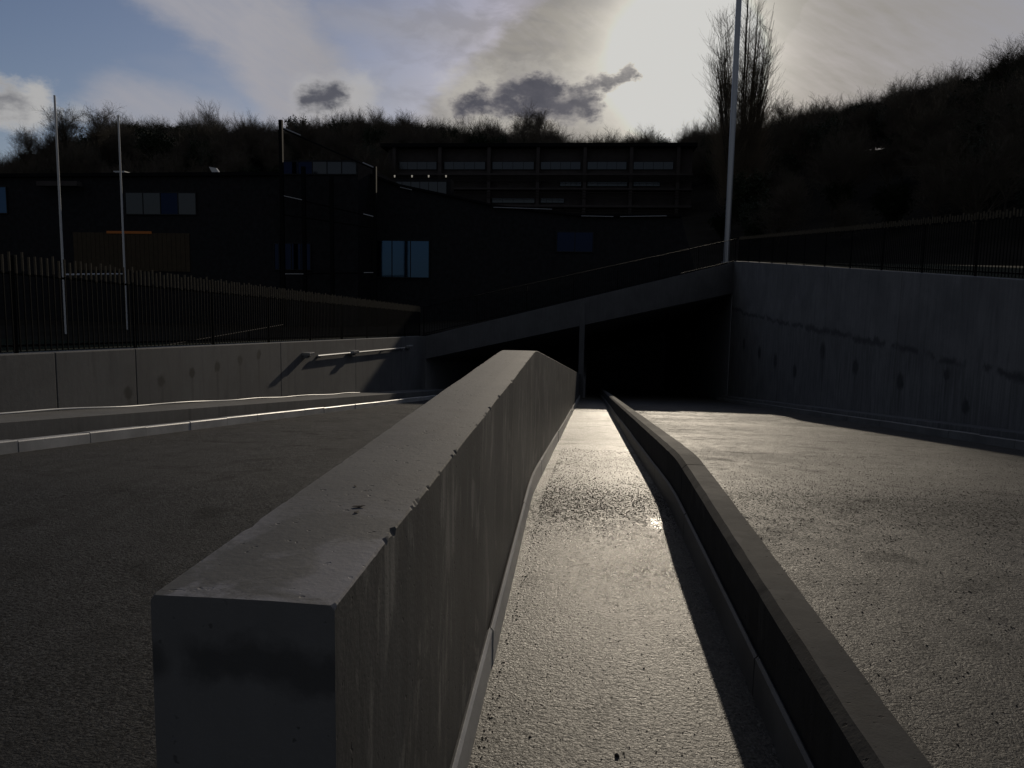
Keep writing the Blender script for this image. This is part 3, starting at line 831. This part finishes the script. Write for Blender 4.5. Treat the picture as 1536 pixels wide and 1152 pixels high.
for (q0, q1) in ((265, 272), (285, 297), (311, 323)):
    for k in range(4):
        z = at(800, q0+(q1-q0)*k/3, YU).z
        part(MB().box(xU0+.3, xU1-.3, YU-.62, YU-.55, z-.06, z+.06), 'slat', M['louvre'], ub)

# ------------------------------------------------------------------ trees
def grow(mbt, mbc, p, d, length, r, lvl, rnd, cfg):
    nseg = 3 if lvl > 1 else 4
    for s_ in range(nseg):
        j = Vector((rnd.uniform(-1, 1), rnd.uniform(-1, 1), rnd.uniform(-.4, .9)*cfg['up']))
        d2 = (d+j*cfg['wob']*(1.0 if lvl else .35)).normalized()
        q = p+d2*(length/nseg); r2 = r*(1-.72*(s_+1)/nseg) if lvl >= cfg['max'] else r*(1-.45*(s_+1)/nseg)
        (mbt if lvl == 0 else mbc).tube(p, q, max(r*(1-.45*s_/nseg), .011), max(r2, .009), 7 if lvl == 0 else (5 if lvl == 1 else 3), False)
        if lvl < cfg['max'] and (lvl > 0 or (s_+1)/nseg >= cfg['bole']):
            for c in range(cfg['kids'][lvl]):
                a = rnd.uniform(0, 6.283); sp = rnd.uniform(*cfg['spread'])
                o = d2.orthogonal().normalized(); o2 = d2.cross(o)
                nd = (d2*math.cos(sp)+(o*math.cos(a)+o2*math.sin(a))*math.sin(sp)+Vector((0, 0, cfg['lift']))).normalized()
                grow(mbt, mbc, q-d2*rnd.uniform(0, length/nseg*.6), nd, length*rnd.uniform(*cfg['ratio']), max(r2*.6, .007), lvl+1, rnd, cfg)
        p, d = q, d2
def tree_meshes(seed, cfg, tm, cm, leaves=0):
    rnd = random.Random(seed); a, b = MB(), MB()
    grow(a, b, Vector((0, 0, -.2)), Vector((rnd.uniform(-.06, .06), rnd.uniform(-.06, .06), 1)), cfg['h'], cfg['r'], 0, rnd, cfg)
    if leaves:
        c = MB(); ends = [Vector(v) for v in b.v[::3]]
        for i in range(leaves):
            e = rnd.choice(ends); q = e+Vector((rnd.gauss(0, .35), rnd.gauss(0, .35), rnd.gauss(0, .3))); s_ = rnd.uniform(.06, .15)
            u = Vector((rnd.gauss(0, 1), rnd.gauss(0, 1), rnd.gauss(0, 1))).normalized(); v = u.orthogonal().normalized()
            c.quad(q-u*s_-v*s_, q+u*s_-v*s_, q+u*s_+v*s_, q-u*s_+v*s_)
        n = len(b.v); b.v += c.v; b.f += [tuple(i+n for i in f_) for f_ in c.f]
        return a.mesh('trunk', tm), b.mesh('crown', M['ivy'])
    return a.mesh('trunk', tm), b.mesh('crown', cm)
CF = dict(h=6.2, r=.2, up=.5, wob=.22, bole=.5, kids=(4, 2, 2, 2), spread=(.45, 1.0), lift=.12, ratio=(.5, .72), max=4)
def cfg(**k): d = dict(CF); d.update(k); return d
VAR = [tree_meshes(11, cfg(), M['bark'], M['twig']),
       tree_meshes(12, cfg(h=5.2, spread=(.5, 1.15), ratio=(.55, .8)), M['bark'], M['twig']),
       tree_meshes(13, cfg(h=7.2, spread=(.3, .75)), M['bark'], M['twig']),
       tree_meshes(14, cfg(h=6.0, wob=.3), M['bark'], M['twig']),
       tree_meshes(15, cfg(h=6.6, spread=(.4, .9), kids=(5, 2, 2, 2)), M['bark'], M['twig'])]
IVY = [tree_meshes(21, cfg(h=4.6, kids=(4, 2, 2, 1), max=3), M['bark'], M['twig'], 5200), tree_meshes(22, cfg(h=5.6, kids=(4, 2, 2, 1), max=3, spread=(.3, .7)), M['bark'], M['twig'], 5200)]
first = {}
def tree(name, var, x, y, sc, label, group=None, z=None):
    root = empty(name, (x, y, terrain(x, y)-.1 if z is None else z), label, 'tree', group)
    root.rotation_euler = (0, 0, random.uniform(0, 6.28)); root.scale = (sc, sc, sc*random.uniform(.9, 1.12))
    t = put('trunk', var[0], root); c = put('crown', var[1], root)
    return t, c
src = {}
rnd = random.Random(5)
GR = 'bare trees along the wooded ridge'
a = -40.0; cnt = 0
while a < 32:
    RR = Rr(a); k = rnd.random(); dens = 1
    var = rnd.choice(VAR); ivy = rnd.random() < (.35 if a < -8 else .22)
    if ivy: var = rnd.choice(IVY)
    rr = RR-rnd.uniform(0, 6); x, y = rr*math.sin(R(a)), rr*math.cos(R(a))
    zone = next(n_ for lim, n_ in ((-34, 'hilltop left of the nearer goalpost'), (-30, 'hilltop between the two goalposts'), (-27, 'hilltop just right of the farther goalpost'), (-23.5, 'ridge above the left flat roof'),
            (-19, 'ridge above the tall end post of the stair frame'), (-14.5, 'ridge under the small grey cloud'), (-10, 'ridge left of the large grey cloud'), (-4, 'ridge under the large grey cloud'),
            (2, 'ridge between the large cloud and the sun'), (7, 'ridge under the sun glare'), (11, 'slope beside the poplar'), (16, 'lower part of the right hill skyline'), (23, 'middle of the right hill skyline'), (99, 'upper end of the right hill skyline')) if a < lim)
    lab = ('dark ivy clad tree on the ' if ivy else 'leafless bare tree on the ')+zone
    sc = rnd.choice((rnd.uniform(.6, .9), rnd.uniform(.85, 1.25)))*(1.0 if a < -8 else .85)*(.52 if a > 8 else 1)
    tc_ = tree('ivy_tree' if ivy else 'bare_tree', var, x, y, sc, lab, ('ivy clad trees' if ivy else 'bare trees')+' on the '+zone)
    key = ('i' if ivy else 'b', VAR.index(var) if var in VAR else IVY.index(var))
    if key not in src: src[key] = tc_
    a += math.degrees(2.9/RR)*rnd.uniform(.6, 1.4); cnt += 1
# wider trees that stand out
for (px, Yd, sc, lab, vi, py) in ((783, 235, 1.15, 'wide bare tree standing above the ridge before the grey cloud, left one of a pair', 1, 221),
                        (812, 238, 1.15, 'wide bare tree standing above the ridge before the grey cloud, right one of a pair', 3, 221),
                        (45, 215, .9, 'small bare tree at the far left end of the hilltop', 1, 238),
                        (105, 150, 1.05, 'spreading bare tree just right of the nearer goalpost', 3, 240),
                        (150, 150, 1.0, 'bare tree with fine twigs between the two goalposts', 0, 240),
                        (235, 140, .95, 'dense dark rounded tree right of the goalposts', 'i', 250),
                        (1180, 170, .8, 'small bare tree at the foot of the poplar, right side', 0, 205)):
    q = at(px, py, Yd)
    tree('bare_tree', IVY[0] if vi == 'i' else VAR[vi], q.x, q.y, sc, lab, z=q.z-.5)
# poplar
def poplar(seed):
    rnd = random.Random(seed); a, b = MB(), MB(); H = 27.0
    stems = [(0, 0, 1.0)]+[(rnd.gauss(0, .12), rnd.gauss(0, .12), rnd.uniform(.7, .95)) for _ in range(9)]
    for sx_, sy_, hh in stems:
        p = Vector((sx_*1.5, sy_*1.5, 0)); n = 26; ang_ = rnd.uniform(0, 6.28); lean = rnd.uniform(.5, 1.9) if (sx_, sy_) != (0, 0) else .1
        for i in range(n):
            t = (i+1)/n; out_ = lean*math.sin(min(1, t*1.3)*1.57)
            q = Vector((sx_*1.5+math.cos(ang_)*out_+rnd.gauss(0, .03), sy_*1.5+math.sin(ang_)*out_+rnd.gauss(0, .03), H*hh*t))
            rr0 = .055*(1-(i/n)*.85)*hh
            a.tube(p, q, rr0, .055*(1-t*.85)*hh, 6, False)
            for c in range(10 if i > 4 else 4):
                th = rnd.uniform(0, 6.28); bl = rnd.uniform(1.6, 4.6)*(1-.55*t)*(.55+.45*math.sin(min(1, t*2.2)*1.57))
                bp = p.lerp(q, rnd.random()); d = Vector((math.cos(th)*.62, math.sin(th)*.62, 1)).normalized(); r_ = .011
                for k in range(5):
                    d = (d+Vector((math.cos(th)*.02, math.sin(th)*.02, .22))+Vector((rnd.gauss(0, .07), rnd.gauss(0, .07), 0))).normalized()
                    bq = bp+d*bl/5; b.tube(bp, bq, r_*(1-k*.17), r_*(1-(k+1)*.17), 3, False)
                    for s2 in range(2):
                        th2 = rnd.uniform(0, 6.28); d2 = (d+Vector((math.cos(th2), math.sin(th2), .3))*.42).normalized(); tp = bp.lerp(bq, rnd.random())
                        tq = tp+d2*rnd.uniform(.35, .9); b.tube(tp, tq, .006, .005, 3, False); b.tube(tq, tq+(d2+Vector((0, 0, .7))).normalized()*rnd.uniform(.3, .8), .005, .004, 3, False)
                    bp = bq
    return a.mesh('trunk', M['bark']), b.mesh('crown', M['poplar'])
YP = 128
q = at(1111, 260, YP)
root = empty('poplar_tree', (q.x, YP, terrain(q.x, YP)-.3), 'tall narrow leafless poplar with upright branches rising behind the slim mast', 'tree')
pm = poplar(3); put('trunk', pm[0], root); put('crown', pm[1], root)
ztop = at(1110, -50, YP).z-root.location.z; root.scale = (2.7, 2.7, max(1, ztop/27)); print('poplar', root.location, ztop)
# woodland mass on the slopes: one object, instances of the trees above
pts_, kind_ = [], []
rnd = random.Random(9)
while len(pts_) < 2600:
    a = rnd.uniform(-44, 36); RR = Rr(a); r = RR+rnd.uniform(-1, 0)**1*rnd.random()*(RR-84) if True else 0
    if rnd.random() < .35: r = RR+rnd.uniform(-14, 16)
    if a > 7 and r > RR-9: r = RR-9-rnd.uniform(0, 8)
    x, y = r*math.sin(R(a)), r*math.cos(R(a))
    if r < 86: continue
    if -14 < a < 9 and 76 < r < 160: continue
    pts_.append((x, y, terrain(x, y)-(.3 if r < RR else 2.0))); kind_.append(rnd.choice((0, 1, 2, 3, 3, 4, 4)) if r > RR-20 else rnd.choice((0, 1, 2, 3, 4)))
me = bpy.data.meshes.new('woodland'); me.from_pydata(pts_, [], [])
at_ = me.attributes.new('kindid', 'INT', 'POINT'); at_.data.foreach_set('value', kind_)
wo = bpy.data.objects.new('woodland', me); COL.objects.link(wo); tag(wo, 'mass of dark leafless woodland covering the hillside behind the buildings', 'woodland', kind='stuff')
ng = bpy.data.node_groups.new('woodland scatter', 'GeometryNodeTree')
ng.interface.new_socket('Geometry', in_out='INPUT', socket_type='NodeSocketGeometry'); ng.interface.new_socket('Geometry', in_out='OUTPUT', socket_type='NodeSocketGeometry')
gi, go = ng.nodes.new('NodeGroupInput'), ng.nodes.new('NodeGroupOutput'); jn = ng.nodes.new('GeometryNodeJoinGeometry')
ng.links.new(jn.outputs[0], go.inputs[0])
na = ng.nodes.new('GeometryNodeInputNamedAttribute'); na.data_type = 'INT'; na.inputs['Name'].default_value = 'kindid'
rv = ng.nodes.new('FunctionNodeRandomValue'); rv.data_type = 'FLOAT_VECTOR'; rv.inputs[0].default_value = (0, 0, 0); rv.inputs[1].default_value = (.08, .08, 6.28)
rs = ng.nodes.new('FunctionNodeRandomValue'); rs.data_type = 'FLOAT'; rs.inputs[2].default_value = .5; rs.inputs[3].default_value = .92
srcs = [src.get(('b', 0)), src.get(('b', 1)), src.get(('b', 2)), src.get(('i', 0)), src.get(('i', 1))]
for k, pr in enumerate(srcs):
    cmp_ = ng.nodes.new('FunctionNodeCompare'); cmp_.data_type = 'INT'; cmp_.operation = 'EQUAL'; ng.links.new(na.outputs[0], cmp_.inputs[2]); cmp_.inputs[3].default_value = k
    for o in pr:
        oi = ng.nodes.new('GeometryNodeObjectInfo'); oi.inputs[0].default_value = o; oi.transform_space = 'ORIGINAL'
        ip = ng.nodes.new('GeometryNodeInstanceOnPoints'); ng.links.new(gi.outputs[0], ip.inputs['Points']); ng.links.new(oi.outputs['Geometry'], ip.inputs['Instance'])
        ng.links.new(cmp_.outputs[0], ip.inputs['Selection']); ng.links.new(rv.outputs[0], ip.inputs['Rotation']); ng.links.new(rs.outputs[1], ip.inputs['Scale'])
        ng.links.new(ip.outputs[0], jn.inputs[0])
md = wo.modifiers.new('scatter', 'NODES'); md.node_group = ng

# ------------------------------------------------------------------ grit and leaves
def grit(name, spots, label):
    mb = MB(); rnd = random.Random(len(spots))
    for (x, y, s_) in spots:
        z = G(y)+s_*.15; n = len(mb.v); k = 5; a0 = rnd.uniform(0, 6)
        for i in range(k):
            t = a0+i*6.283/k; rr = s_*rnd.uniform(.6, 1.15); mb.v.append((x+rr*math.cos(t), y+rr*1.2*math.sin(t), z-s_*.3))
        for i in range(k):
            t = a0+i*6.283/k; rr = s_*rnd.uniform(.3, .6); mb.v.append((x+rr*math.cos(t), y+rr*math.sin(t), z+s_*rnd.uniform(.3, .7)))
        for i in range(k): mb.f.append((n+i, n+(i+1) % k, n+k+(i+1) % k, n+k+i))
        mb.f.append(tuple(n+k+i for i in range(k)))
    tag(mb.build(name, M['pebble']), label, 'grit', kind='stuff')
rnd = random.Random(31); sp = []
for _ in range(1500): sp.append((rnd.uniform(-.33, .67), 1.6+rnd.random()**1.3*6.5, rnd.uniform(.0012, .0045)))
for _ in range(3600):
    y = rnd.gauss(5.9, .5); sp.append((rnd.uniform(-.34, .67), y, rnd.uniform(.002, .0065)))
for _ in range(3000): sp.append((rnd.uniform(-.34, .67), rnd.uniform(5.8, 10), rnd.uniform(.002, .006)))
for _ in range(260): sp.append((-.34+abs(rnd.gauss(0, .02)), rnd.uniform(1.8, 8), rnd.uniform(.002, .006)))
for _ in range(12): sp.append((rnd.uniform(-.3, .6), rnd.uniform(1.8, 12), rnd.uniform(.006, .012)))
grit('path_grit', sp, 'scatter of dark grit and mud crumbs on the wet path')
sp = []
for _ in range(9000):
    y = rnd.gauss(6.4, .9) if rnd.random() < .6 else rnd.uniform(2, 11); sp.append((rnd.uniform(.87, 5.8), y, rnd.uniform(.002, .007)))
for _ in range(900): sp.append((.87+abs(rnd.gauss(0, .06)), rnd.uniform(1.6, 9), rnd.uniform(.002, .006)))
grit('road_grit', sp, 'scatter of fine dark grit on the right road')
def leaf(p, s_, rz, lab):
    mb = MB(); pts = [(-1, 0, .02), (-.5, .4, .1), (.2, .5, .03), (1, .05, .15), (.3, -.45, .05), (-.5, -.35, .12)]
    c, s2 = math.cos(rz), math.sin(rz)
    for z_ in (0, .05):
        for x, y, z in pts: mb.v.append((s_*(x*c-y*s2), s_*(x*s2+y*c), s_*(z+z_)))
    mb.f = [(5, 4, 3, 2, 1, 0), (6, 7, 8, 9, 10, 11)]+[(i, (i+1) % 6, 6+(i+1) % 6, 6+i) for i in range(6)]
    o = mb.build('dead_leaf', M['leaf']); o.location = p; tag(o, lab, 'leaf')
def on_top(px, py):
    d = ray(px, py); return CAM+d*((1.0955-CAM.z)/d.z)
leaf(on_top(538, 760), .014, .2, 'largest curled dark leaf on the barrier top')
leaf(on_top(535, 768), .009, 1.2, 'small dark leaf scrap just in front of the largest leaf on the barrier top')
leaf(on_top(533, 729), .007, 2.0, 'tiny dark leaf scrap behind the largest leaf on the barrier top')
def on_path(px, py):
    d = ray(px, py); return CAM+d*((-CAM.z)/d.z)
q = on_path(838, 689); q.y += 0; leaf(Vector((at(838, 689, 8.2).x, 8.2, G(8.2)+.006)), .035, .3, 'dark curled leaf on the path beside the far part of the left kerb')
leaf(Vector((at(834, 734, 6.4).x, 6.4, G(6.4)+.006)), .022, .9, 'dark leaf on the path just beyond the gritty band')
leaf(Vector((on_path(803, 843).x, on_path(803, 843).y, .004)), .014, .9, 'small dark crumb of leaf on the pale near part of the path')
print('objects', len(bpy.data.objects))
